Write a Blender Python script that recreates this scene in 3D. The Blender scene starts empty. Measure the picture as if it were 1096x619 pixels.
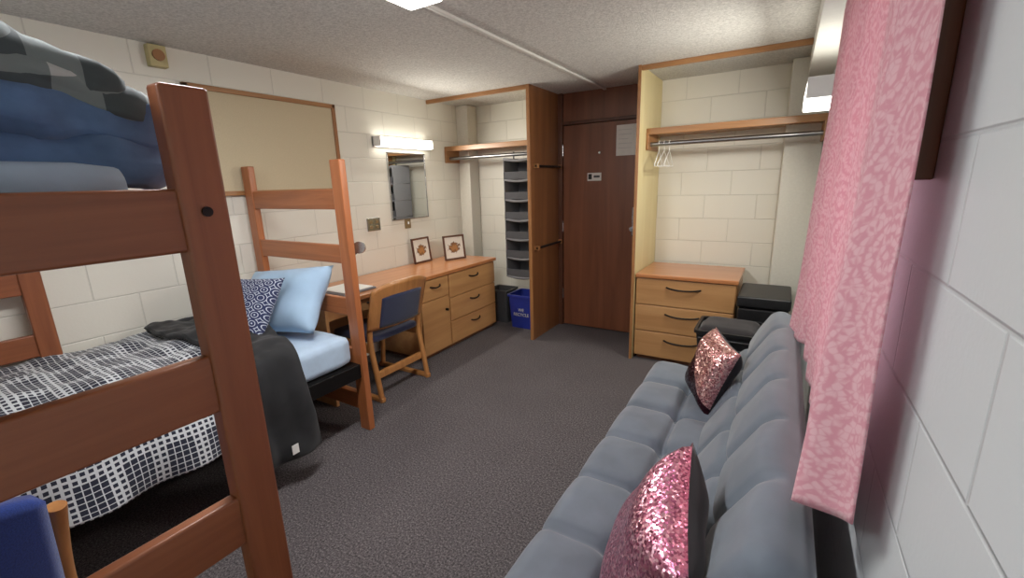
import bpy, bmesh, math, random
from mathutils import Vector, Matrix, noise
random.seed(3)
S=bpy.context.scene
COL=S.collection
def lin(v):
    v/=255.0
    return v/12.92 if v<=0.04045 else ((v+0.055)/1.055)**2.4
def C(r,g,b): return (lin(r),lin(g),lin(b),1)
# ---------------------------------------------------------------- materials
class NT:
    def __init__(s,name):
        s.m=bpy.data.materials.new(name); s.m.use_nodes=True
        s.t=s.m.node_tree; s.b=s.t.nodes['Principled BSDF']; s.out=s.t.nodes['Material Output']
    def n(s,typ,**k):
        x=s.t.nodes.new(typ)
        for a,v in k.items(): setattr(x,a,v)
        return x
    def l(s,a,b): s.t.links.new(a,b)
    def ramp(s,fac,stops):
        r=s.n('ShaderNodeValToRGB'); e=r.color_ramp.elements
        while len(e)<len(stops): e.new(.5)
        for i,(p,c) in enumerate(stops): e[i].position=p; e[i].color=c
        s.l(fac,r.inputs[0]); return r
    def bump(s,h,strength,dist=.01,normal=None):
        b=s.n('ShaderNodeBump'); b.inputs['Strength'].default_value=strength; b.inputs['Distance'].default_value=dist
        s.l(h,b.inputs['Height'])
        if normal: s.l(normal,b.inputs['Normal'])
        return b
def simple(name,col,rough=.5,metal=0,nscale=0,var=.08,bump=0,coat=0,sheen=0,spec=.5):
    k=NT(name); k.b.inputs['Base Color'].default_value=col; k.b.inputs['Roughness'].default_value=rough; k.b.inputs['Metallic'].default_value=metal
    k.b.inputs['Coat Weight'].default_value=coat; k.b.inputs['Sheen Weight'].default_value=sheen; k.b.inputs['Specular IOR Level'].default_value=spec
    tc=k.n('ShaderNodeTexCoord'); no=k.n('ShaderNodeTexNoise'); no.inputs['Scale'].default_value=nscale or 20; no.inputs['Detail'].default_value=4
    k.l(tc.outputs['Object'],no.inputs['Vector'])
    lo=tuple(c*(1-var) for c in col[:3])+(1,); hi=tuple(min(1,c*(1+var)) for c in col[:3])+(1,)
    r=k.ramp(no.outputs['Fac'],[(.3,lo),(.7,hi)]); k.l(r.outputs[0],k.b.inputs['Base Color'])
    if bump:
        b=k.bump(no.outputs['Fac'],bump,.005); k.l(b.outputs[0],k.b.inputs['Normal'])
    return k.m
def wood(name,c1,c2,axis='z',rough=.38,sc=28,coat=.2):
    k=NT(name); tc=k.n('ShaderNodeTexCoord'); mp=k.n('ShaderNodeMapping'); k.l(tc.outputs['Object'],mp.inputs['Vector'])
    s=[sc,sc,sc]; s['xyz'.index(axis)]=sc*.06; mp.inputs['Scale'].default_value=s
    no=k.n('ShaderNodeTexNoise'); no.inputs['Scale'].default_value=1; no.inputs['Detail'].default_value=6; no.inputs['Roughness'].default_value=.6; no.inputs['Distortion'].default_value=.6
    k.l(mp.outputs[0],no.inputs['Vector'])
    r=k.ramp(no.outputs['Fac'],[(.3,c2),(.68,c1)]); k.l(r.outputs[0],k.b.inputs['Base Color'])
    k.b.inputs['Roughness'].default_value=rough; k.b.inputs['Coat Weight'].default_value=coat; k.b.inputs['Coat Roughness'].default_value=.3
    b=k.bump(no.outputs['Fac'],.08,.003); k.l(b.outputs[0],k.b.inputs['Normal'])
    return k.m
def emis(name,col,st):
    k=NT(name); k.b.inputs['Base Color'].default_value=col; k.b.inputs['Emission Color'].default_value=col; k.b.inputs['Emission Strength'].default_value=st
    return k.m
def blockwall(name,col,plane,zoff=.15,mort=.86):
    k=NT(name); g=k.n('ShaderNodeNewGeometry'); sp=k.n('ShaderNodeSeparateXYZ'); k.l(g.outputs['Position'],sp.inputs[0])
    cb=k.n('ShaderNodeCombineXYZ'); k.l(sp.outputs['Y' if plane=='yz' else 'X'],cb.inputs['X'])
    ad=k.n('ShaderNodeMath',operation='ADD'); ad.inputs[1].default_value=-zoff+.2; k.l(sp.outputs['Z'],ad.inputs[0]); k.l(ad.outputs[0],cb.inputs['Y'])
    br=k.n('ShaderNodeTexBrick'); br.offset=.5
    for a,v in (('Scale',1),('Brick Width',.4),('Row Height',.2),('Mortar Size',.005),('Mortar Smooth',.8),('Bias',0)): br.inputs[a].default_value=v
    lo=tuple(c*mort for c in col[:3])+(1,); c2=tuple(c*.97 for c in col[:3])+(1,)
    br.inputs['Color1'].default_value=col; br.inputs['Color2'].default_value=c2; br.inputs['Mortar'].default_value=lo
    k.l(cb.outputs[0],br.inputs['Vector']); k.l(br.outputs['Color'],k.b.inputs['Base Color'])
    inv=k.n('ShaderNodeMath',operation='SUBTRACT'); inv.inputs[0].default_value=1; k.l(br.outputs['Fac'],inv.inputs[1])
    b=k.bump(inv.outputs[0],.5,.006)
    no=k.n('ShaderNodeTexNoise'); no.inputs['Scale'].default_value=90; no.inputs['Detail'].default_value=3; k.l(g.outputs['Position'],no.inputs['Vector'])
    b2=k.bump(no.outputs['Fac'],.12,.003,b.outputs[0]); k.l(b2.outputs[0],k.b.inputs['Normal'])
    k.b.inputs['Roughness'].default_value=.42
    return k.m
M={}
CREAM=C(233,230,218)
M['wl']=blockwall('painted_block_left',CREAM,'yz'); M['wb']=blockwall('painted_block_back',CREAM,'xz'); M['wr']=blockwall('painted_block_right_daylight',C(204,208,210),'yz')  # right wall: cool daylight on the cream blocks is put into its base colour
M['paint']=simple('cream_paint',C(226,223,211),.5,nscale=60,var=.03,bump=.1)
M['trimwhite']=simple('white_trim_paint',C(222,222,216),.45,nscale=30,var=.03)
k=NT('popcorn_ceiling'); g=k.n('ShaderNodeNewGeometry'); vo=k.n('ShaderNodeTexNoise'); vo.inputs['Scale'].default_value=75; vo.inputs['Detail'].default_value=6; vo.inputs['Roughness'].default_value=.7
k.l(g.outputs['Position'],vo.inputs['Vector']); r=k.ramp(vo.outputs['Fac'],[(.35,C(192,191,186)),(.62,C(228,227,222))]); k.l(r.outputs[0],k.b.inputs['Base Color'])
b=k.bump(vo.outputs['Fac'],.6,.015); k.l(b.outputs[0],k.b.inputs['Normal']); k.b.inputs['Roughness'].default_value=.9; M['ceil']=k.m
k=NT('carpet'); g=k.n('ShaderNodeNewGeometry'); no=k.n('ShaderNodeTexNoise'); no.inputs['Scale'].default_value=110; no.inputs['Detail'].default_value=5; no.inputs['Roughness'].default_value=.85
k.l(g.outputs['Position'],no.inputs['Vector']); r=k.ramp(no.outputs['Fac'],[(.36,C(50,47,49)),(.5,C(96,90,92)),(.64,C(146,139,140))])
n2=k.n('ShaderNodeTexNoise'); n2.inputs['Scale'].default_value=3; k.l(g.outputs['Position'],n2.inputs['Vector'])
mx=k.n('ShaderNodeMixRGB',blend_type='MULTIPLY'); mx.inputs[0].default_value=.2; k.l(r.outputs[0],mx.inputs[1]); k.l(n2.outputs['Fac'],mx.inputs[2]); k.l(mx.outputs[0],k.b.inputs['Base Color'])
b=k.bump(no.outputs['Fac'],.6,.008); k.l(b.outputs[0],k.b.inputs['Normal']); k.b.inputs['Roughness'].default_value=.95; k.b.inputs['Specular IOR Level'].default_value=.1; M['carpet']=k.m
BR1,BR2=C(180,110,66),C(150,86,48)
M['bedz']=wood('bed_wood_z',BR1,BR2,'z'); M['bedx']=wood('bed_wood_x',BR1,BR2,'x'); M['bedy']=wood('bed_wood_y',BR1,BR2,'y')
NR1,NR2=C(150,90,56),C(126,71,42)
M['lofz']=wood('loft_wood_z',NR1,NR2,'z'); M['lofy']=wood('loft_wood_y',NR1,NR2,'y'); M['lofx']=wood('loft_wood_x',NR1,NR2,'x')
M['maple']=wood('maple_front',C(198,150,98),C(178,128,80),'y',.4,14); M['maplex']=wood('maple_front_x',C(196,150,100),C(176,128,80),'x',.4,14)
M['top']=wood('orange_top',C(200,136,86),C(180,114,68),'y',.25,14,.5); M['topx']=wood('orange_top_x',C(200,136,86),C(180,114,68),'x',.25,14,.5)
M['chairw']=wood('chair_wood',C(194,138,82),C(166,110,60),'z',.35,20,.4)
M['doorw']=wood('mahogany_door',C(138,86,58),C(108,62,40),'z',.35,9,.4)
M['doorf']=wood('mahogany_frame',C(104,64,44),C(76,44,30),'z',.4,12,.2)
M['panel']=wood('closet_veneer',C(136,90,54),C(106,66,38),'z',.4,9,.3)
M['yply']=wood('pale_closet_side',C(222,208,160),C(212,194,142),'z',.5,8,.1)
M['trimx']=wood('oak_trim_x',C(172,124,78),C(138,94,54),'x',.45,20); M['trimy']=wood('oak_trim_y',C(172,124,78),C(138,94,54),'y',.45,20); M['trimz']=wood('oak_trim_z',C(168,118,72),C(136,90,52),'z',.45,20)
M['dtrim']=wood('dark_trim',C(124,80,52),C(96,58,38),'z',.4,20)
M['cork']=simple('cork',C(200,186,156),.9,nscale=260,var=.12,bump=.2)
M['chrome']=simple('steel',C(190,190,190),.25,1,nscale=30,var=.03)
M['rod']=simple('closet_rod',C(150,150,150),.3,1,nscale=30,var=.05)
M['black']=simple('black_plastic',C(28,28,30),.4,nscale=50,var=.1)
M['blackm']=simple('black_metal',C(32,30,30),.35,.6,nscale=50,var=.1)
M['dkgrey']=simple('dark_grey_plastic',C(70,70,72),.5,nscale=50)
M['blue']=simple('blue_plastic',C(42,56,150),.4,nscale=20,var=.06)
M['navy']=simple('navy_fabric',C(30,38,70),.9,nscale=300,var=.3,bump=.2,sheen=.3)
M['royal']=simple('blue_upholstery',C(34,62,140),.9,nscale=300,var=.25,bump=.2,sheen=.3)
M['white']=simple('white_plastic',C(235,235,232),.4,nscale=20,var=.02)
M['paper']=simple('paper',C(232,230,224),.8,nscale=20,var=.03)
M['ink']=simple('faint_print',C(196,196,194),.8,nscale=20,var=.03)
M['sheet']=simple('blue_sheet',C(178,200,222),.9,nscale=14,var=.06,bump=.25,sheen=.2)
M['pillowb']=simple('pillow_blue',C(164,192,218),.9,nscale=10,var=.05,bump=.25,sheen=.2)
M['blk']=simple('black_fleece',C(24,25,28),.85,nscale=12,var=.3,bump=.4,sheen=.15)
M['velvet']=simple('black_velvet',C(22,16,22),.8,nscale=40,var=.3,sheen=.2)
M['org']=simple('grey_canvas',C(122,122,126),.9,nscale=200,var=.15)
M['orgd']=simple('grey_canvas_dark',C(80,80,84),.9,nscale=200,var=.15)
M['sofa']=simple('slate_velvet',C(98,107,119),.72,nscale=9,var=.12,bump=.12,sheen=.4)
M['lens']=emis('lamp_diffuser',(1,.95,.86,1),5.0)
M['clens']=emis('ceiling_diffuser',(1,.96,.9,1),5.0)
M['mirror']=simple('mirror_glass',C(225,228,228),.02,1,var=.0)
M['beige']=simple('beige_alarm',C(190,178,130),.5)
M['brass']=simple('outlet_brown',C(150,130,95),.4,.3)
M['lblue']=simple('loft_blanket_blue',C(88,116,156),.9,nscale=16,var=.25,bump=.3,sheen=.2)
M['lpale']=simple('loft_sheet_grey',C(176,184,192),.9,nscale=16,var=.12,bump=.3,sheen=.2)
def fabric_uv(name,fn):
    k=NT(name); uv=k.n('ShaderNodeUVMap'); fn(k,uv.outputs[0]); k.b.inputs['Roughness'].default_value=.9; k.b.inputs['Sheen Weight'].default_value=.15; return k.m
def f_check(k,uv):
    def brick(w,h,m,c1,c2,sc=1):
        b=k.n('ShaderNodeTexBrick'); b.offset=0
        for a,v in (('Scale',sc),('Brick Width',w),('Row Height',h),('Mortar Size',m),('Mortar Smooth',.05)): b.inputs[a].default_value=v
        b.inputs['Color1'].default_value=c1; b.inputs['Color2'].default_value=c1; b.inputs['Mortar'].default_value=c2; k.l(uv,b.inputs['Vector']); return b
    N=C(34,38,56); W=C(206,210,214)
    a=brick(.024,.024,.0018,N,W); b2=brick(.024,.024,.0050,N,W)
    big=brick(.192,.144,.024,(0,0,0,1),(1,1,1,1))
    mx=k.n('ShaderNodeMixRGB'); k.l(big.outputs['Color'],mx.inputs[0]); k.l(a.outputs['Color'],mx.inputs[1]); k.l(b2.outputs['Color'],mx.inputs[2]); k.l(mx.outputs[0],k.b.inputs['Base Color'])
M['check']=fabric_uv('checked_comforter',f_check)
def f_plaid(k,uv):
    tc=k.n('ShaderNodeTexCoord')
    sp=k.n('ShaderNodeSeparateXYZ'); k.l(tc.outputs['Object'],sp.inputs[0])
    def band(o,f):
        m=k.n('ShaderNodeMath',operation='MULTIPLY'); m.inputs[1].default_value=f; k.l(o,m.inputs[0]); s=k.n('ShaderNodeMath',operation='SINE'); k.l(m.outputs[0],s.inputs[0]); g=k.n('ShaderNodeMath',operation='GREATER_THAN'); g.inputs[1].default_value=0; k.l(s.outputs[0],g.inputs[0]); return g
    a=band(sp.outputs['Y'],50); c=k.n('ShaderNodeMath',operation='ADD'); k.l(sp.outputs['X'],c.inputs[0]); k.l(sp.outputs['Z'],c.inputs[1]); b_=band(c.outputs[0],50)
    ad=k.n('ShaderNodeMath',operation='ADD'); k.l(a.outputs[0],ad.inputs[0]); k.l(b_.outputs[0],ad.inputs[1]); hf=k.n('ShaderNodeMath',operation='MULTIPLY'); hf.inputs[1].default_value=.5; k.l(ad.outputs[0],hf.inputs[0])
    r=k.ramp(hf.outputs[0],[(0,C(186,190,190)),(.5,C(122,132,134)),(1,C(72,82,86))]); k.l(r.outputs[0],k.b.inputs['Base Color'])
M['plaid']=fabric_uv('plaid_fleece',f_plaid)
def f_motif(k,uv):
    v=k.n('ShaderNodeTexVoronoi'); v.inputs['Scale'].default_value=8; v.inputs['Randomness'].default_value=.1; k.l(uv,v.inputs['Vector'])
    m=k.n('ShaderNodeMath',operation='MULTIPLY'); m.inputs[1].default_value=26; k.l(v.outputs['Distance'],m.inputs[0])
    s=k.n('ShaderNodeMath',operation='SINE'); k.l(m.outputs[0],s.inputs[0])
    r=k.ramp(s.outputs[0],[(.62,C(34,44,82)),(.8,C(190,198,212))]); k.l(r.outputs[0],k.b.inputs['Base Color'])
M['motif']=fabric_uv('navy_motif_fabric',f_motif)
def f_pink(k,uv):
    v=k.n('ShaderNodeTexVoronoi'); v.inputs['Scale'].default_value=9; v.inputs['Randomness'].default_value=.35; k.l(uv,v.inputs['Vector'])
    m=k.n('ShaderNodeMath',operation='MULTIPLY'); m.inputs[1].default_value=34; k.l(v.outputs['Distance'],m.inputs[0])
    s=k.n('ShaderNodeMath',operation='SINE'); k.l(m.outputs[0],s.inputs[0])
    v2=k.n('ShaderNodeTexVoronoi'); v2.feature='DISTANCE_TO_EDGE'; v2.inputs['Scale'].default_value=70; k.l(uv,v2.inputs['Vector'])
    ad=k.n('ShaderNodeMath',operation='MULTIPLY_ADD'); ad.inputs[1].default_value=3.5; k.l(v2.outputs['Distance'],ad.inputs[0]); 
    h=k.n('ShaderNodeMath',operation='MULTIPLY'); h.inputs[1].default_value=.45; k.l(s.outputs[0],h.inputs[0]); k.l(h.outputs[0],ad.inputs[2])
    r=k.ramp(ad.outputs[0],[(.0,C(222,158,172)),(.9,C(234,190,198))])
    k.l(r.outputs[0],k.b.inputs['Base Color'])
    tr=k.n('ShaderNodeBsdfTranslucent'); k.l(r.outputs[0],tr.inputs['Color']); ms=k.n('ShaderNodeMixShader'); ms.inputs[0].default_value=.22
    k.l(k.b.outputs[0],ms.inputs[1]); k.l(tr.outputs[0],ms.inputs[2]); k.l(ms.outputs[0],k.out.inputs['Surface'])
M['pink']=fabric_uv('pink_tapestry_fabric',f_pink)
def sequin(name,c1,c2,c3,split=False):
    k=NT(name); tc=k.n('ShaderNodeTexCoord'); v=k.n('ShaderNodeTexVoronoi'); v.inputs['Scale'].default_value=170; k.l(tc.outputs['Object'],v.inputs['Vector'])
    sp=k.n('ShaderNodeSeparateColor'); k.l(v.outputs['Color'],sp.inputs[0])
    r=k.ramp(sp.outputs[0],[(0,c1),(.5,c2),(.95,c3)]); colr=r.outputs[0]
    if split:
        s2=k.n('ShaderNodeSeparateXYZ'); k.l(tc.outputs['Object'],s2.inputs[0])
        a=k.n('ShaderNodeMath',operation='MULTIPLY_ADD'); a.inputs[1].default_value=.6; k.l(s2.outputs['X'],a.inputs[0]); k.l(s2.outputs['Y'],a.inputs[2])
        gt=k.n('ShaderNodeMath',operation='GREATER_THAN'); gt.inputs[1].default_value=-.03; k.l(a.outputs[0],gt.inputs[0])
        mx=k.n('ShaderNodeMixRGB'); k.l(gt.outputs[0],mx.inputs[0]); mx.inputs[1].default_value=C(60,28,40); k.l(colr,mx.inputs[2]); colr=mx.outputs[0]
    k.l(colr,k.b.inputs['Base Color']); k.b.inputs['Metallic'].default_value=.85; k.b.inputs['Roughness'].default_value=.3
    g=k.n('ShaderNodeNewGeometry'); sb=k.n('ShaderNodeVectorMath',operation='SUBTRACT'); k.l(v.outputs['Color'],sb.inputs[0]); sb.inputs[1].default_value=(.5,.5,.5)
    sc=k.n('ShaderNodeVectorMath',operation='SCALE'); sc.inputs['Scale'].default_value=.6; k.l(sb.outputs[0],sc.inputs[0])
    ad=k.n('ShaderNodeVectorMath',operation='ADD'); k.l(g.outputs['Normal'],ad.inputs[0]); k.l(sc.outputs[0],ad.inputs[1])
    nn=k.n('ShaderNodeVectorMath',operation='NORMALIZE'); k.l(ad.outputs[0],nn.inputs[0]); k.l(nn.outputs[0],k.b.inputs['Normal'])
    return k.m
M['seq']=sequin('pink_sequins',C(150,76,106),C(222,138,166),C(250,200,214))
M['seq2']=sequin('rose_gold_sequins',C(150,92,96),C(218,152,156),C(250,212,204),True)
k=NT('window_glass'); k.b.inputs['Transmission Weight'].default_value=1; k.b.inputs['Roughness'].default_value=0; k.b.inputs['IOR'].default_value=1.0; k.b.inputs['Base Color'].default_value=(1,1,1,1); M['glass']=k.m
def picmat(name,cols):
    k=NT(name); tc=k.n('ShaderNodeTexCoord'); mp=k.n('ShaderNodeMapping'); mp.inputs['Location'].default_value=(-.5,-.5,-.5); k.l(tc.outputs['Generated'],mp.inputs[0])
    ln=k.n('ShaderNodeVectorMath',operation='LENGTH'); 
    sc=k.n('ShaderNodeVectorMath',operation='MULTIPLY'); sc.inputs[1].default_value=(0,1.0,1.3); k.l(mp.outputs[0],sc.inputs[0]); 
    no=k.n('ShaderNodeTexNoise'); no.inputs['Scale'].default_value=9; k.l(tc.outputs['Generated'],no.inputs['Vector'])
    k.l(sc.outputs[0],ln.inputs[0])
    ad=k.n('ShaderNodeMath',operation='MULTIPLY_ADD'); ad.inputs[1].default_value=.5; k.l(no.outputs['Fac'],ad.inputs[0]); k.l(ln.outputs['Value'],ad.inputs[2])
    r=k.ramp(ad.outputs[0],[(.40,cols[0]),(.52,cols[1]),(.60,C(232,228,218))]); k.l(r.outputs[0],k.b.inputs['Base Color']); return k.m
M['pic']=picmat('autumn_print',[C(176,124,72),C(110,74,46)])
# ---------------------------------------------------------------- geometry helpers
def empty(name,loc=(0,0,0),rot=(0,0,0)):
    e=bpy.data.objects.new(name,None); COL.objects.link(e); e.location=loc; e.rotation_euler=rot; e.empty_display_size=.1; return e
def mkobj(name,me,mat=None,parent=None):
    o=bpy.data.objects.new(name,me); COL.objects.link(o)
    if mat is not None: me.materials.append(mat)
    if parent: o.parent=parent
    return o
def smooth(me,ang=None):
    for p in me.polygons: p.use_smooth=True
def box(name,x0,x1,y0,y1,z0,z1,mat,parent=None,bev=.004,seg=2):
    me=bpy.data.meshes.new(name); xs=sorted((x0,x1)); ys=sorted((y0,y1)); zs=sorted((z0,z1))
    v=[(x,y,z) for x in xs for y in ys for z in zs]
    f=[(0,1,3,2),(4,6,7,5),(0,4,5,1),(2,3,7,6),(0,2,6,4),(1,5,7,3)]
    me.from_pydata(v,[],f); me.update()
    o=mkobj(name,me,mat,parent)
    if bev:
        m=o.modifiers.new('b','BEVEL'); m.width=bev; m.segments=seg; m.limit_method='NONE'
        smooth(me); w=o.modifiers.new('w','WEIGHTED_NORMAL')
    return o
def tube(name,pts,r,mat,parent=None,res=6,cyclic=False,bez=False):
    cu=bpy.data.curves.new(name,'CURVE'); cu.dimensions='3D'; cu.bevel_depth=r; cu.bevel_resolution=res; cu.use_fill_caps=True; cu.resolution_u=8
    sp=cu.splines.new('NURBS' if bez else 'POLY'); sp.points.add(len(pts)-1)
    for i,p in enumerate(pts): sp.points[i].co=(*p,1)
    if bez: sp.order_u=3; sp.use_endpoint_u=True
    sp.use_cyclic_u=cyclic
    o=bpy.data.objects.new(name,cu); COL.objects.link(o); cu.materials.append(mat)
    bpy.context.view_layer.update()
    me=bpy.data.meshes.new_from_object(o); bpy.data.objects.remove(o)
    o=bpy.data.objects.new(name,me); COL.objects.link(o)
    if not me.materials: me.materials.append(mat)
    smooth(me)
    if parent: o.parent=parent
    return o
def surf(name,fn,nu,nv,mat,parent=None,su=1,sv=1,solid=0,closed=False):
    me=bpy.data.meshes.new(name); vs=[];uv=[]
    for j in range(nv+1):
        for i in range(nu+1):
            u=i/nu; v=j/nv; vs.append(fn(u,v)); uv.append((u*su,v*sv))
    fs=[(j*(nu+1)+i,j*(nu+1)+i+1,(j+1)*(nu+1)+i+1,(j+1)*(nu+1)+i) for j in range(nv) for i in range(nu)]
    me.from_pydata(vs,[],fs); l=me.uv_layers.new(name='UVMap')
    for p in me.polygons:
        for li,vi in zip(p.loop_indices,p.vertices): l.data[li].uv=uv[vi]
    smooth(me); o=mkobj(name,me,mat,parent)
    if solid:
        m=o.modifiers.new('s','SOLIDIFY'); m.thickness=solid; m.offset=0
    return o
def roundbox(name,dx,dy,dz,r,mat,parent=None,n=14,fn=None,loc=(0,0,0),rot=(0,0,0)):
    bm=bmesh.new(); bmesh.ops.create_cube(bm,size=2); bmesh.ops.subdivide_edges(bm,edges=bm.edges[:],cuts=n,use_grid_fill=True)
    h=Vector((dx/2,dy/2,dz/2))
    for v in bm.verts:
        p=Vector((v.co.x*h.x,v.co.y*h.y,v.co.z*h.z)); q=Vector([max(-h[i]+r,min(h[i]-r,p[i])) for i in range(3)])
        d=p-q
        nrm=d.normalized() if d.length>1e-6 else Vector((0,0,0))
        if d.length>1e-6: p=q+nrm*r
        if fn: p=fn(p,nrm,h)
        v.co=p
    me=bpy.data.meshes.new(name); bm.to_mesh(me); bm.free(); smooth(me)
    o=mkobj(name,me,mat,parent); o.location=loc; o.rotation_euler=rot; return o
def pillow(name,w,h,t,front,back,loc,rot,wr=.012,seed=0,n=26):
    me=bpy.data.meshes.new(name); vs=[];fs=[];uv=[]
    for s in (1,-1):
        for j in range(n+1):
            for i in range(n+1):
                u=-1+2*i/n; v=-1+2*j/n
                x=w/2*u*(1-.07*(1-v*v)); y=h/2*v*(1-.07*(1-u*u))
                z=s*t/2*(max(0,(1-u**4)*(1-v**4)))**.55
                e=(1-u*u)*(1-v*v); q=Vector((x*6+seed,y*6,s*3))
                z+=wr*noise.noise(q)*2*min(1,e*3)
                vs.append((x,y,z)); uv.append(((u+1)/2,(v+1)/2))
    m=(n+1)**2
    for k0 in (0,1):
        for j in range(n):
            for i in range(n):
                a=k0*m+j*(n+1)+i; q=(a,a+1,a+n+2,a+n+1); fs.append(q if k0==0 else q[::-1])
    me.from_pydata(vs,[],fs); l=me.uv_layers.new(name='UVMap')
    me.materials.append(front); me.materials.append(back)
    for p in me.polygons:
        p.material_index=0 if p.index<n*n else 1
        for li,vi in zip(p.loop_indices,p.vertices): l.data[li].uv=uv[vi]
    bm=bmesh.new(); bm.from_mesh(me); bmesh.ops.remove_doubles(bm,verts=bm.verts,dist=.0004); bm.to_mesh(me); bm.free()
    smooth(me); o=mkobj(name,me); o.location=loc
    if isinstance(rot,Matrix): o.matrix_world=Matrix.Translation(loc)@rot.to_4x4()
    else: o.rotation_euler=rot
    return o
def basis(nrm,up):
    z=Vector(nrm).normalized(); y=Vector(up); y=(y-z*y.dot(z)).normalized(); x=y.cross(z)
    return Matrix((x,y,z)).transposed()
# ---------------------------------------------------------------- room
L=-3.1385; R=.20; YB=4.233; YN=-1.0; H=2.325; xA=-1.971; xB=-1.007; YC=3.60
box('floor',L-.1,R+.1,YN-.1,YB+.1,-.1,0,M['carpet'],bev=0)
box('ceiling',L-.1,R+.1,YN-.1,YB+.1,H,H+.1,M['ceil'],bev=0)
box('wall_left',L-.1,L,YN-.1,YB+.1,0,H,M['wl'],bev=0)
box('wall_back',L,R,YB,YB+.1,0,H,M['wb'],bev=0)
box('wall_near',L,R,YN-.1,YN,0,H,M['wb'],bev=0)
wr=empty('wall_right'); WY0,WY1,WZ0,WZ1=1.22,2.2,.95,2.08
box('below_window',R,R+.1,WY0,WY1,0,WZ0,M['wr'],wr,0); box('above_window',R,R+.1,WY0,WY1,WZ1,H,M['wr'],wr,0)
box('near_part',R,R+.1,YN-.1,WY0,0,H,M['wr'],wr,0); box('far_part',R,R+.1,WY1,YB+.1,0,H,M['wr'],wr,0)
w=empty('window_1')
box('sill',R-.02,R+.1,WY0,WY1,WZ0-.03,WZ0,M['dtrim'],w); box('head',R+.02,R+.08,WY0,WY1,WZ1-.04,WZ1,M['dtrim'],w)
box('jamb_a',R+.02,R+.08,WY0,WY0+.04,WZ0,WZ1,M['dtrim'],w); box('jamb_b',R+.02,R+.08,WY1-.04,WY1,WZ0,WZ1,M['dtrim'],w)
box('mullion',R+.03,R+.07,1.69,1.73,WZ0,WZ1-.04,M['dtrim'],w); box('pane',R+.048,R+.052,WY0+.04,WY1-.04,WZ0,WZ1-.04,M['glass'],w,0)
box('trim_1',.17,R,.965,1.055,1.49,2.17,M['dtrim'])
box('ceiling_soffit',.06,R,YN,YB,2.17,H,M['trimwhite'],bev=0)
box('pipe_column',L,-2.985,4.06,YB,0,H,M['paint'],bev=.01)
box('pipe_column',-.045,R,4.08,YB,0,H,M['paint'],bev=.01)
box('trim_2',L,xA,YC-.01,YC+.02,H-.035,H,M['trimx']); box('trim_3',xB,.06,YC-.03,YC,H-.035,H,M['trimx'])
p=empty('closet_partition'); 
box('veneer_panel',xA-.018,xA,YC,YB,0,H,M['panel'],p,.001); box('inner_face',xA-.03,xA-.018,YC,YB,0,H,M['yply'],p,.001); box('edge',xA-.031,xA+.001,YC-.012,YC,0,H,M['trimz'],p,.002)
p=empty('closet_partition')
box('outer_face',xB-.014,xB-.004,YC-.03,YB,0,H,M['panel'],p,.001); box('inner_face',xB-.004,xB+.006,YC-.03,YB,0,H,M['yply'],p,.001); box('edge',xB-.015,xB+.007,YC-.045,YC-.03,0,H,M['trimz'],p,.002)
for z in (1.645,.90):
    t=empty('towel_bar')
    for y in (3.66,4.17): box('mount',xA,xA+.045,y-.02,y+.02,z-.02,z+.02,M['trimz'],t)
    tube('bar',[(xA+.03,3.64,z),(xA+.03,4.19,z)],.011,M['blackm'],t)
d=empty('door_1'); DX0,DX1=xA+.045,xB-.02
box('jamb_left',xA,DX0,YB-.07,YB,0,H,M['doorf'],d); box('transom',DX0,DX1,YB-.035,YB,2.065,H,M['doorw'],d); box('transom_rail',DX0,DX1,YB-.05,YB,2.035,2.065,M['doorf'],d)
box('slab',DX0+.004,DX1,YB-.045,YB,.01,2.03,M['doorw'],d)
box('lock_plate',-1.215,-1.18,YB-.07,YB-.045,.98,1.25,M['chrome'],d,.008)
tube('knob',[(-1.2,YB-.05,1.05),(-1.2,YB-.11,1.05)],.022,M['chrome'],d)
tube('peephole',[(-1.545,YB-.055,1.76),(-1.545,YB-.04,1.76)],.012,M['chrome'],d)
for z in (.3,1.0,1.75): tube('hinge',[(DX0+.003,YB-.055,z),(DX0+.003,YB-.055,z+.1)],.009,M['chrome'],d)
s=empty('door_name_card'); box('card',-1.665,-1.525,YB-.05,YB-.046,1.50,1.575,M['paper'],s,0); box('card_print',-1.655,-1.62,YB-.0515,YB-.05,1.515,1.565,M['black'],s,0); box('card_print_b',-1.60,-1.54,YB-.0515,YB-.05,1.53,1.55,M['dkgrey'],s,0)
s=empty('door_notice'); box('sheet',-1.385,-1.19,YB-.05,YB-.047,1.72,1.99,M['paper'],s,0)
for i in range(5): box('line',-1.365,-1.24-.03*(i%3==2),YB-.0508,YB-.05,1.945-.04*i,1.949-.04*i,M['ink'],s,0)
def closet(name,x0,x1,y):
    e=empty(name); box('board',x0,x1,y,YB,1.865,1.885,M['trimx'],e); box('front_rail',x0,x1,y-.018,y,1.845,1.895,M['trimx'],e)
    for x in (x0,x1-.02): box('cleat',x,x+.02,y-.02,y+.30,1.73,1.865,M['trimy'],e)
    tube('rod',[(x0,y+.05,1.775),(x1,y+.05,1.775)],.017,M['rod'],e)
closet('closet_shelf',L,xA-.031,3.85); closet('closet_shelf',xB+.007,R,3.78)
for hx in (-.91,-.87,-.83):
    e=empty('clothes_hanger'); y=3.83; z=1.775; a=random.uniform(-.15,.15)
    tube('hook',[(hx,y-.02,z-.0),(hx,y-.015,z+.02),(hx,y+.012,z+.024),(hx,y+.02,z),(hx,y,z-.03),(hx,y,z-.06)],.003,M['white'],e,bez=True)
    tube('body',[(hx,y,z-.055),(hx+a*.2,y+.19,z-.16),(hx+a*.2,y+.19,z-.175),(hx-a*.2,y-.19,z-.175),(hx-a*.2,y-.19,z-.16)],.004,M['white'],e,cyclic=True)
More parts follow.
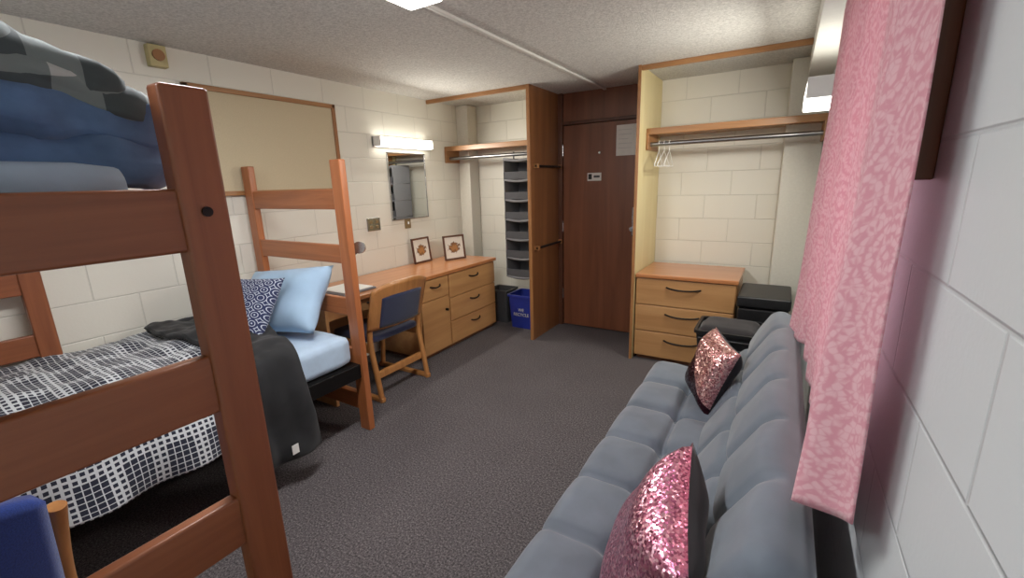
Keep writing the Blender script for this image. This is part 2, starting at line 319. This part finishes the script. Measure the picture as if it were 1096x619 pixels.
e=empty('hanging_shelf_organizer'); x0,x1,y0,y1=-2.375,-2.06,3.78,4.06
box('side_l',x0,x0+.008,y0,y1,.58,1.73,M['org'],e,.001); box('side_r',x1-.008,x1,y0,y1,.58,1.73,M['org'],e,.001); box('back_sheet',x0,x1,y1-.006,y1,.58,1.73,M['org'],e,.001)
for i in range(7):
    z=.58+i*1.15/6; surf('shelf',lambda u,v,z=z:(x0+(x1-x0)*u,y0+(y1-y0)*v,z-.02*(1-(2*u-1)**2)),10,2,M['org'],e,1,1,.022)
    if i<6: box('front_lip',x0,x1,y0,y0+.004,z,z+.07,M['orgd'],e,.001)
for x in (x0+.05,x1-.05): tube('strap',[(x,3.9,1.72),(x,3.9,1.80)],.008,M['orgd'],e)
def bin_(name,x0,x1,y0,y1,z1,mat,tp=.03):
    e=empty(name); me=bpy.data.meshes.new('shell'); b=bmesh.new()
    def ring(x0,x1,y0,y1,z,r=.03):
        out=[]
        for cx,cy,a0 in ((x1-r,y1-r,0),(x0+r,y1-r,90),(x0+r,y0+r,180),(x1-r,y0+r,270)):
            for q in range(5):
                a=math.radians(a0+q*22.5); out.append(b.verts.new((cx+r*math.cos(a),cy+r*math.sin(a),z)))
        return out
    rs=[ring(x0+tp,x1-tp,y0+tp,y1-tp,.0),ring(x0,x1,y0,y1,z1-.02),ring(x0-.012,x1+.012,y0-.012,y1+.012,z1-.02),ring(x0-.012,x1+.012,y0-.012,y1+.012,z1),ring(x0+.006,x1-.006,y0+.006,y1-.006,z1),ring(x0+tp+.006,x1-tp-.006,y0+tp+.006,y1-tp-.006,.01)]
    b.faces.new(rs[0][::-1]); b.faces.new(rs[-1])
    for A,B in zip(rs,rs[1:]):
        for i in range(len(A)): b.faces.new((A[i],A[(i+1)%len(A)],B[(i+1)%len(A)],B[i]))
    b.to_mesh(me); b.free(); mkobj('shell',me,mat,e); return e
e=bin_('recycling_bin',-2.41,-2.03,3.84,4.13,.36,M['blue'],.02)
for i,t in enumerate(('WE','RECYCLE')):
    cu=bpy.data.curves.new('lettering','FONT'); cu.body=t; cu.size=.045; cu.align_x='CENTER'; cu.extrude=.001; cu.materials.append(M['ink'])
    o=bpy.data.objects.new('lettering',cu); COL.objects.link(o); o.parent=e; o.location=(-2.25,3.836,.19-.05*i); o.rotation_euler=(math.radians(86),0,0)
bin_('waste_bin',-2.72,-2.47,3.92,4.15,.37,M['dkgrey'],.02)
def handle(parent,c,axis,out,w=.13):
    c=Vector(c); a=Vector(axis); o=Vector(out); up=Vector((0,0,1)); pts=[]
    for i in range(9):
        t=-1+i/4; pts.append(c+a*(w/2*t)+o*(.026*(1-t*t)**.5 if abs(t)<1 else 0)-up*(.012*(1-t*t))+up*.006)
    tube('handle',[tuple(p) for p in pts],.0065,M['blackm'],parent,4)
dk=empty('desk'); XD=-2.55
box('cabinet_drawers',L+.02,XD-.018,3.06,3.82,.03,.715,M['maple'],dk); box('cabinet_cupboard',L+.02,XD-.018,2.68,3.06,.03,.715,M['maple'],dk)
box('plinth',L+.05,XD-.04,2.70,3.80,0,.03,M['dtrim'],dk)
box('top',L+.005,XD+.012,1.76,3.84,.715,.748,M['top'],dk,.006)
for i in range(3):
    z0=.04+i*.224; box('drawer_front',XD-.018,XD,3.068,3.812,z0+.004,z0+.22,M['maple'],dk,.004); handle(dk,(XD,3.44,z0+.15),(0,1,0),(1,0,0),.15)
box('small_drawer_front',XD-.018,XD,2.688,3.052,.53,.708,M['maple'],dk); handle(dk,(XD,2.87,.64),(0,1,0),(1,0,0),.13)
box('cupboard_door',XD-.018,XD,2.688,3.052,.044,.522,M['maple'],dk); tube('knob',[(XD,3.0,.40),(XD+.025,3.0,.40)],.012,M['blackm'],dk)
box('end_panel',L+.02,XD-.01,1.77,1.795,0,.715,M['maple'],dk); box('apron',XD-.04,XD-.02,1.795,2.68,.62,.715,M['maple'],dk); box('modesty_panel',L+.03,L+.05,1.795,2.68,.2,.715,M['maple'],dk)
handle(dk,(XD-.02,2.2,.67),(0,1,0),(1,0,0),.13)
e=empty('notebook'); box('cover',-2.92,-2.62,1.98,2.28,.749,.762,M['org'],e); box('pages',-2.91,-2.63,2.0,2.26,.762,.772,M['paper'],e)
def frame(loc,rz,s=.25,tilt=.12):
    e=empty('picture_frame',loc,(0,-tilt,rz)); t=.018
    box('left',0,.018,-s/2,-s/2+t,0,s,M['doorf'],e); box('right',0,.018,s/2-t,s/2,0,s,M['doorf'],e); box('bottom',0,.018,-s/2,s/2,0,t,M['doorf'],e); box('top_bar',0,.018,-s/2,s/2,s-t,s,M['doorf'],e)
    box('print',.004,.008,-s/2+t,s/2-t,t,s-t,M['pic'],e,0)
frame((-3.06,3.29,.75),0,.25); frame((-2.86,3.56,.75),-.35,.25)
dr=empty('dresser'); YD=3.595; X0,X1=-.995,-.24
box('carcass',X0,X1,YD+.018,4.16,.03,.715,M['maplex'],dr); box('plinth',X0+.02,X1-.02,YD+.04,4.12,0,.03,M['dtrim'],dr); box('top',X0,X1+.01,YD-.012,4.17,.715,.748,M['topx'],dr,.006)
for i in range(3):
    z0=.035+i*.226; box('drawer_front',X0+.006,X1-.006,YD,YD+.018,z0+.004,z0+.222,M['maplex'],dr,.004); handle(dr,((X0+X1)/2,YD,z0+.155),(1,0,0),(0,-1,0),.26)
f=empty('mini_fridge'); box('body',-.215,.10,3.50,3.92,.03,.64,M['black'],f,.012); box('door',-.215,.10,3.455,3.495,.03,.58,M['black'],f,.01); box('lid',-.225,.11,3.445,3.93,.59,.67,M['black'],f,.014)
for x in (-.18,.06):
    for y in (3.54,3.86): tube('foot',[(x,y,0),(x,y,.035)],.015,M['black'],f)
e=bin_('laundry_basket',-.42,-.04,2.98,3.32,.53,M['black'],.05)
for i in range(7): tube('rib',[(-.40,2.975,.48-.06*i),(-.06,2.975,.48-.06*i)],.006,M['dkgrey'],e)
roundbox('dark_clothes',.36,.32,.14,.06,M['velvet'],e,loc=(-.23,3.15,.48),fn=lambda p,n,h:p*(1+.1*noise.noise(p*9)))
b=empty('bulletin_board'); y0,y1,z0,z1=1.42,2.485,1.475,2.145
box('cork_panel',L,L+.012,y0,y1,z0,z1,M['cork'],b,0)
box('rail_top',L,L+.025,y0,y1,z1-.03,z1,M['trimy'],b); box('rail_bottom',L,L+.025,y0,y1,z0,z0+.03,M['trimy'],b); box('stile_a',L,L+.025,y0,y0+.03,z0,z1,M['trimz'],b); box('stile_b',L,L+.025,y1-.03,y1,z0,z1,M['trimz'],b)
m=empty('mirror'); box('glass',L+.004,L+.012,3.01,3.49,1.20,1.80,M['mirror'],m,0)
box('edge_a',L,L+.016,3.0,3.01,1.19,1.81,M['chrome'],m,.002); box('edge_b',L,L+.016,3.49,3.5,1.19,1.81,M['chrome'],m,.002); box('edge_c',L,L+.016,3.0,3.5,1.19,1.2,M['chrome'],m,.002); box('edge_d',L,L+.016,3.0,3.5,1.8,1.81,M['chrome'],m,.002)
def lamp(x0,x1,y0,y1,z0,z1,side):
    e=empty('wall_lamp'); xb=x0 if side>0 else x1; xf=x1 if side>0 else x0
    box('base',xb,xb+side*.02,y0,y1,z0-.005,z1+.01,M['white'],e); box('diffuser',xb+side*.02,xf,y0+.012,y1-.012,z0,z1,M['lens'],e,.012,3)
    box('cap_a',xb,xf,y0,y0+.012,z0,z1+.005,M['white'],e); box('cap_b',xb,xf,y1-.012,y1,z0,z1+.005,M['white'],e)
lamp(L,L+.10,2.85,3.55,1.85,1.93,1); lamp(.04,R,2.70,3.32,1.86,1.95,-1)
e=empty('wall_outlet'); box('plate',L,L+.008,2.70,2.85,1.12,1.235,M['chrome'],e); 
for y in (2.74,2.81):
    for z in (1.155,1.2): box('socket',L+.008,L+.012,y-.017,y+.017,z-.014,z+.014,M['brass'],e)
e=empty('light_switch'); box('plate',L,L+.008,3.16,3.24,1.10,1.20,M['brass'],e); box('toggle',L+.008,L+.02,3.192,3.208,1.14,1.165,M['white'],e)
e=empty('fire_alarm'); box('body',L,L+.05,1.27,1.36,2.20,2.315,M['beige'],e,.006); tube('horn',[(L+.05,1.315,2.26),(L+.06,1.315,2.26)],.03,M['trimz'],e)
e=empty('added_ceiling_light'); box('pan',-1.51,-1.30,.5,1.67,H-.03,H,M['white'],e); box('diffuser',-1.50,-1.31,.51,1.66,H-.07,H-.03,M['clens'],e,.015,3)
e=empty('added_ceiling_light'); box('pan',-1.51,-1.30,-.9,-.2,H-.03,H,M['white'],e); box('diffuser',-1.50,-1.31,-.89,-.21,H-.07,H-.03,M['clens'],e,.015,3)  # added unseen fixture behind the camera, brightens the room from that side
box('ceiling_raceway',-1.52,-1.495,1.67,YB,H-.016,H,M['trimwhite'],bev=.004)
# ---------------------------------------------------------------- lower bed
bd=empty('bed'); FY=1.69
for x in (-3.10,-2.195):
    box('post',x,x+.085,FY-.022,FY+.022,0,1.66,M['bedz'],bd,.006)
for z0,z1 in ((1.385,1.50),(1.07,1.18),(.75,.86),(.43,.54),(.13,.24)): box('rung',-3.02,-2.19,FY-.016,FY+.016,z0,z1,M['bedx'],bd,.006)
for x in (-3.10,-2.195): box('foot_post',x,x+.085,-.50,-.455,0,.9,M['bedz'],bd,.006)
for z0,z1 in ((.75,.86),(.43,.54)): box('foot_rung',-3.02,-2.19,-.49,-.46,z0,z1,M['bedx'],bd,.006)
box('side_rail',-2.165,-2.13,-.46,FY-.02,.36,.45,M['blackm'],bd); box('side_rail_b',-3.09,-3.06,-.46,FY-.02,.36,.45,M['blackm'],bd); box('deck',-3.06,-2.165,-.46,FY-.02,.42,.45,M['blackm'],bd)
roundbox('mattress',.93,2.10,.19,.05,M['sheet'],bd,n=24,loc=(-2.62,.60,.545),fn=lambda p,n,h:p+Vector((0,0,1))*.006*noise.noise(p*8))
def drape(name,y0,y1,prof,mat,wr,fr=5,skew=0,seed=0,nu=90,nv=110,th=.018,yfn=None):
    seg=[0]
    for a,b_ in zip(prof,prof[1:]): seg.append(seg[-1]+math.hypot(b_[0]-a[0],b_[1]-a[1]))
    T=seg[-1]
    def ev(s):
        for i in range(len(seg)-1):
            if s<=seg[i+1] or i==len(seg)-2:
                t=(s-seg[i])/(seg[i+1]-seg[i]); a,b_=prof[i],prof[i+1]; return a[0]+(b_[0]-a[0])*t,a[1]+(b_[1]-a[1])*t
    def fn(u,v):
        s=u*T; x=z=0
        for q in (-.045,-.02,0,.02,.045):
            X,Z=ev(max(0,min(T,s+q))); x+=X/5; z+=Z/5
        yy=y0+(y1-y0)*v
        if yfn: yy=yfn(u,v,yy)
        y=yy+skew*u
        n1=noise.noise(Vector((x*fr+seed,y*fr,z*fr))); n2=noise.noise(Vector((x*fr*2.5,y*fr*2.5+seed,z*3)))
        d=wr*(n1+.5*n2)
        hang=max(0,(u*T-.98)/max(.01,T-.98)) if T>.98 else 0
        return (x+d*(.3+hang*.9)+hang*.02*math.sin(y*19+seed),y,z+d*(1-hang*.5))
    return surf(name,fn,nu,nv,mat,None,T,(y1-y0),th)
prof=[(-3.10,.71),(-3.0,.725),(-2.6,.735),(-2.2,.71),(-2.115,.66),(-2.095,.5),(-2.085,.33)]
drape('checked_comforter',-.40,1.06,prof,M['check'],.035,4)
prof2=[(-3.09,.73),(-2.98,.76),(-2.6,.775),(-2.2,.75),(-2.07,.69),(-2.035,.5),(-2.03,.3),(-2.03,.15)]
bb=drape('black_blanket',.97,1.27,prof2,M['blk'],.035,6,skew=.02,seed=4,th=.03,yfn=lambda u,v,y:y+.03*math.sin(u*5)+(v-.5)*.08*math.sin(u*7))
e=box('blanket_tag',-2.0,-1.997,1.10,1.135,.20,.25,M['white'],bb,0)
pillow('bed_pillow',.66,.44,.18,M['pillowb'],M['pillowb'],(-2.60,1.52,.84),basis((.10,-.80,.6),(-.16,.3,1)),.02,1)
pillow('throw_pillow',.43,.42,.13,M['motif'],M['motif'],(-2.58,1.25,.85),basis((.30,-.70,.65),(-.12,.3,1)),.012,5)
e=empty('clip_lamp'); tube('head',[(-2.175,1.80,1.15),(-2.15,1.77,1.155)],.036,M['chrome'],e); tube('arm',[(-2.175,1.80,1.15),(-2.20,1.78,1.10),(-2.16,1.715,1.12)],.007,M['chrome'],e,bez=True)
# ---------------------------------------------------------------- loft bed
lf=empty('loft_bed'); PX=-.90
def lpost(x,y,z1=1.685): box('post',x-.045,x,y,y+.080,0,z1,M['lofz'],lf,.007)
lpost(PX,.372);lpost(PX,-.58);lpost(-3.03,.53,1.685);lpost(-3.03,-.58)
for z0,z1 in ((1.40,1.512),(1.083,1.20),(.775,.887),(.46,.57),(.15,.26)):
    box('rung',PX-.038,PX-.008,-.52,.39,z0,z1,M['lofy'],lf,.006); box('rung',-3.07,-3.04,-.52,.55,z0-.03,z1-.03,M['lofy'],lf,.006)
for y in (-.55,.38): box('side_rail',-3.05,PX-.04,y,y+.03,1.41,1.50,M['lofx'],lf)
box('deck',-3.03,PX-.05,-.52,.40,1.43,1.45,M['lofx'],lf)
tube('bolt',[(PX,.412,1.47),(PX+.004,.412,1.47)],.009,M['blackm'],lf)
roundbox('loft_mattress',2.0,.84,.12,.05,M['sheet'],lf,n=10,loc=(-1.98,-.07,1.512))
def lump(a,f,s):
    def g(p,n,h):
        nn=n if n.length>.1 else Vector((0,0,1)); v=Vector((s,s,s))
        return p+nn*a*(noise.noise(p*f+v)*1.4+abs(noise.noise(p*f*2.3+v))*-.9)
    return g
cf=empty('loft_comforter')
roundbox('lower_fold',1.96,.93,.115,.045,M['lblue'],cf,n=44,loc=(-1.985,-.03,1.575),fn=lump(.022,6,2))
roundbox('upper_fold',1.94,.92,.105,.045,M['lblue'],cf,n=44,loc=(-1.965,-.03,1.655),fn=lambda p,n,h:lump(.026,7,5)(p,n,h)+Vector((0,0,-.03*max(0,(p.y-.2)/.25)**1.4)))
roundbox('sheet_edge',.5,.30,.05,.024,M['lpale'],cf,n=20,loc=(-1.20,-.02,1.60),fn=lump(.012,9,4))
pb=empty('plaid_blanket')
for i,(dz,dx,sd,sl) in enumerate(((1.715,0,7,.07),(1.775,-.02,11,.10))):
    roundbox('fold_%d'%(i+1),.95,.93-.05*i,.095,.042,M['plaid'],pb,n=44,loc=(-1.47+dx,-.04-.02*i,dz),fn=lambda p,n,h,sd=sd,sl=sl:lump(.024,7,sd)(p,n,h)+Vector((0,0,-sl*max(0,(p.y-.12)/.3)**1.3)))
# ---------------------------------------------------------------- chairs
def chair(loc,rz,fab,full=False):
    e=empty('desk_chair',loc,(0,0,rz)); W=.24; CW=M['chairw']; zt=.80 if not full else .76
    for s in (-1,1):
        x=s*W
        tube('side_leg_back',[(x,-.27,.0),(x,-.24,.2),(x,-.20,.43),(x,-.22,.6),(x*(.97 if not full else 1.06),-.29+(.03 if full else 0),zt)],.02,CW,e,bez=True)
        tube('side_leg_front',[(x,.24,.0),(x,.21,.25),(x,.20,.42)],.02,CW,e,bez=True)
        box('side_runner',x-.018,x+.018,-.29,.27,0,.035,CW,e,.008); box('side_rail',x-.015,x+.015,-.2,.2,.36,.43,CW,e,.008)
    box('front_rail',-W,W,.18,.205,.36,.42,CW,e); box('stretcher',-W,W,-.235,-.205,.16,.21,CW,e)
    roundbox('seat',.46,.44,.06,.028,fab,e,n=10,loc=(0,.0,.45))
    def bk(u,v):
        X=(-1+2*u)*(.265 if not full else .225); z=.53+.34*v; y=-.215-.085*v-.06*(1-(2*u-1)**2)
        z+=-.05*(abs(2*u-1)**3)*v
        return (X,y,z)
    surf('back_shell',bk,20,12,fab if full else CW,e,1,1,.02 if not full else .045)
    if not full:
        surf('back_pad',lambda u,v:(lambda a:(a[0]*.86,a[1]+.02,a[2]))(bk(u,.06+.7*v)),16,10,fab,e,1,1,.022)
        surf('back_pad_rear',lambda u,v:(lambda a:(a[0],a[1]-.010,a[2]))(bk(.14+.72*u,.04+.68*v)),16,10,fab,e,1,1,.012)
    return e
chair((-2.60,2.22,0),math.radians(90),M['navy'])
chair((-1.73,-.045,0),math.radians(90),M['royal'],True)
# ---------------------------------------------------------------- futon
fu=empty('futon_sofa'); Y0,Y1=.78,2.60; LEN=Y1-Y0
def tuft(nl,nw,dep):
    def fn(p,n,h):
        if p.z<=0: return p
        u=(p.x/h.x+1)/2*nl; v=(p.y/h.y+1)/2*nw
        du=abs(u-round(u)) if .5<u<nl-.5 else 1; dv=abs(v-round(v)) if .5<v<nw-.5 else 1
        su=LEN/nl; sv=2*h.y/nw
        a=du*su; b=dv*sv
        seam=max(math.exp(-(a/.016)**2),math.exp(-(b/.016)**2))
        soft=1-min(1,(min(a,.5)/.12))**.6; soft2=1-min(1,(min(b,.5)/.12))**.6
        bt=math.exp(-(a*a+b*b)/.0014)
        wf=min(1,max(0,(p.z/h.z)))
        return p+Vector((0,0,-dep*(.5*seam+.6*max(soft,soft2)+.9*bt)))*wf
    return fn
DEP=.040
seat=roundbox('seat',LEN,.50,.20,.065,M['sofa'],fu,n=110,fn=tuft(6,2,DEP),loc=(-.335,(Y0+Y1)/2,.35),rot=(0,0,math.radians(90)))
bk=roundbox('backrest',LEN,.53,.14,.06,M['sofa'],fu,n=110,fn=tuft(6,2,DEP*.8))
dirv=Vector((.50,0,.866)); nv_=Vector((-.866,0,.50)); xx=dirv.cross(nv_)
Mx=Matrix((xx,dirv,nv_)).transposed().to_4x4(); Mx.translation=Vector((-.05,(Y0+Y1)/2,.585)); bk.matrix_world=Mx
def button(Mw,x,y,z,par):
    bm=bmesh.new(); bmesh.ops.create_uvsphere(bm,u_segments=12,v_segments=8,radius=.015)
    for v in bm.verts: v.co.z*=.5
    me=bpy.data.meshes.new('button'); bm.to_mesh(me); bm.free(); smooth(me); o=mkobj('button',me,M['sofa'],par); o.matrix_world=Mw@Matrix.Translation((x,y,z)); return o
Ms=Matrix.Translation((-.335,(Y0+Y1)/2,.35))@Matrix.Rotation(math.radians(90),4,'Z')
for i in range(1,6):
    x=-LEN/2+LEN*i/6; button(Ms,x,0,.10-DEP*1.9,fu); button(Mx,x,0,.07-DEP*.8*1.9,fu)
for y in (Y0+.15,Y1-.15):
    for x in (-.52,-.02): tube('leg',[(x,y,0),(x,y,.27)],.018,M['chrome'],fu)
box('frame_rail',-.50,.0,Y0+.1,Y1-.1,.24,.275,M['blackm'],fu)
pillow('sequin_pillow',.40,.40,.17,M['seq'],M['velvet'],(-.205,.985,.59),basis((-.88,-.22,.40),(.3,-.15,1)),.012,2)
pillow('sequin_pillow',.34,.34,.14,M['seq2'],M['velvet'],(-.225,2.2,.59),basis((-.85,-.40,.35),(.35,.1,1)),.012,8)
# ---------------------------------------------------------------- curtain
def cur(u,v):
    y=.84+(2.35-.84)*u
    zt=2.13; zh=.80+.12*max(0,1-u/.12)+.012*math.sin(u*17)
    z=zt+(zh-zt)*v
    base=.145-.012*u
    bul=.055*max(0,(u-.8)/.2)+.065*math.exp(-((u-.085)/.05)**2)+.02*math.exp(-((u-.3)/.05)**2)
    x=base-bul*v**1.4+.011*math.sin(u*46+v*1.5)*(.4+.6*v)+.004*math.sin(u*110+v*4)*(.3+.7*v)
    x+=.010*noise.noise(Vector((y*4,z*2,1)))
    return (min(x,.175),y,z)
surf('pink_curtain',cur,220,70,M['pink'],None,1.5,1.3,.003)
e=empty('curtain_rod'); tube('rod',[(.145,.80,2.135),(.145,2.45,2.135)],.008,M['chrome'],e)
for y in (.815,2.42): box('bracket',.145,R,y-.01,y+.01,2.12,2.15,M['chrome'],e)
# ---------------------------------------------------------------- lights
def area(name,loc,rot,sx,sy,pw,col):
    l=bpy.data.lights.new(name,'AREA'); l.shape='RECTANGLE'; l.size=sx; l.size_y=sy; l.energy=pw; l.color=col
    o=bpy.data.objects.new(name,l); COL.objects.link(o); o.location=loc; o.rotation_euler=rot; return o
area('ceiling_tube',(-1.405,1.08,H-.08),(0,0,0),.18,1.1,30,(.98,.98,.98))
area('added_rear_fill',(-1.405,-.55,H-.08),(0,0,0),.18,.6,23,(.92,.96,1))  # added fill lamp behind the camera, goes with the invented rear fixture
area('wall_tube_left',(L+.115,3.2,1.88),(0,math.radians(-65),0),.07,.66,14,(1,.96,.87))
area('wall_tube_right',(.025,3.0,1.89),(0,math.radians(65),0),.08,.6,15,(1,.96,.87))
area('daylight',(R+.5,1.6,1.6),(0,math.radians(90),0),1.6,1.6,40,(.85,.93,1))
wd=bpy.data.worlds.new('w'); S.world=wd; wd.use_nodes=True; nt=wd.node_tree; sk=nt.nodes.new('ShaderNodeTexSky'); sk.sky_type='HOSEK_WILKIE'; nt.links.new(sk.outputs[0],nt.nodes['Background'].inputs[0]); nt.nodes['Background'].inputs[1].default_value=.6
# ---------------------------------------------------------------- camera
psi,th,ro=.5499,.2358,-.0301
fw=Vector((-math.sin(psi)*math.cos(th),math.cos(psi)*math.cos(th),-math.sin(th))); r0=Vector((math.cos(psi),math.sin(psi),0)); u0=r0.cross(fw)
r=math.cos(ro)*r0+math.sin(ro)*u0; u=-math.sin(ro)*r0+math.cos(ro)*u0
cd=bpy.data.cameras.new('camera'); cam=bpy.data.objects.new('camera',cd); COL.objects.link(cam)
mt=Matrix((r,u,-fw)).transposed().to_4x4(); mt.translation=Vector((0,0,1.505)); cam.matrix_world=mt
cd.sensor_width=36; cd.lens=473.36*36/1096; cd.clip_start=.02
S.camera=cam
S.view_settings.view_transform='Standard'
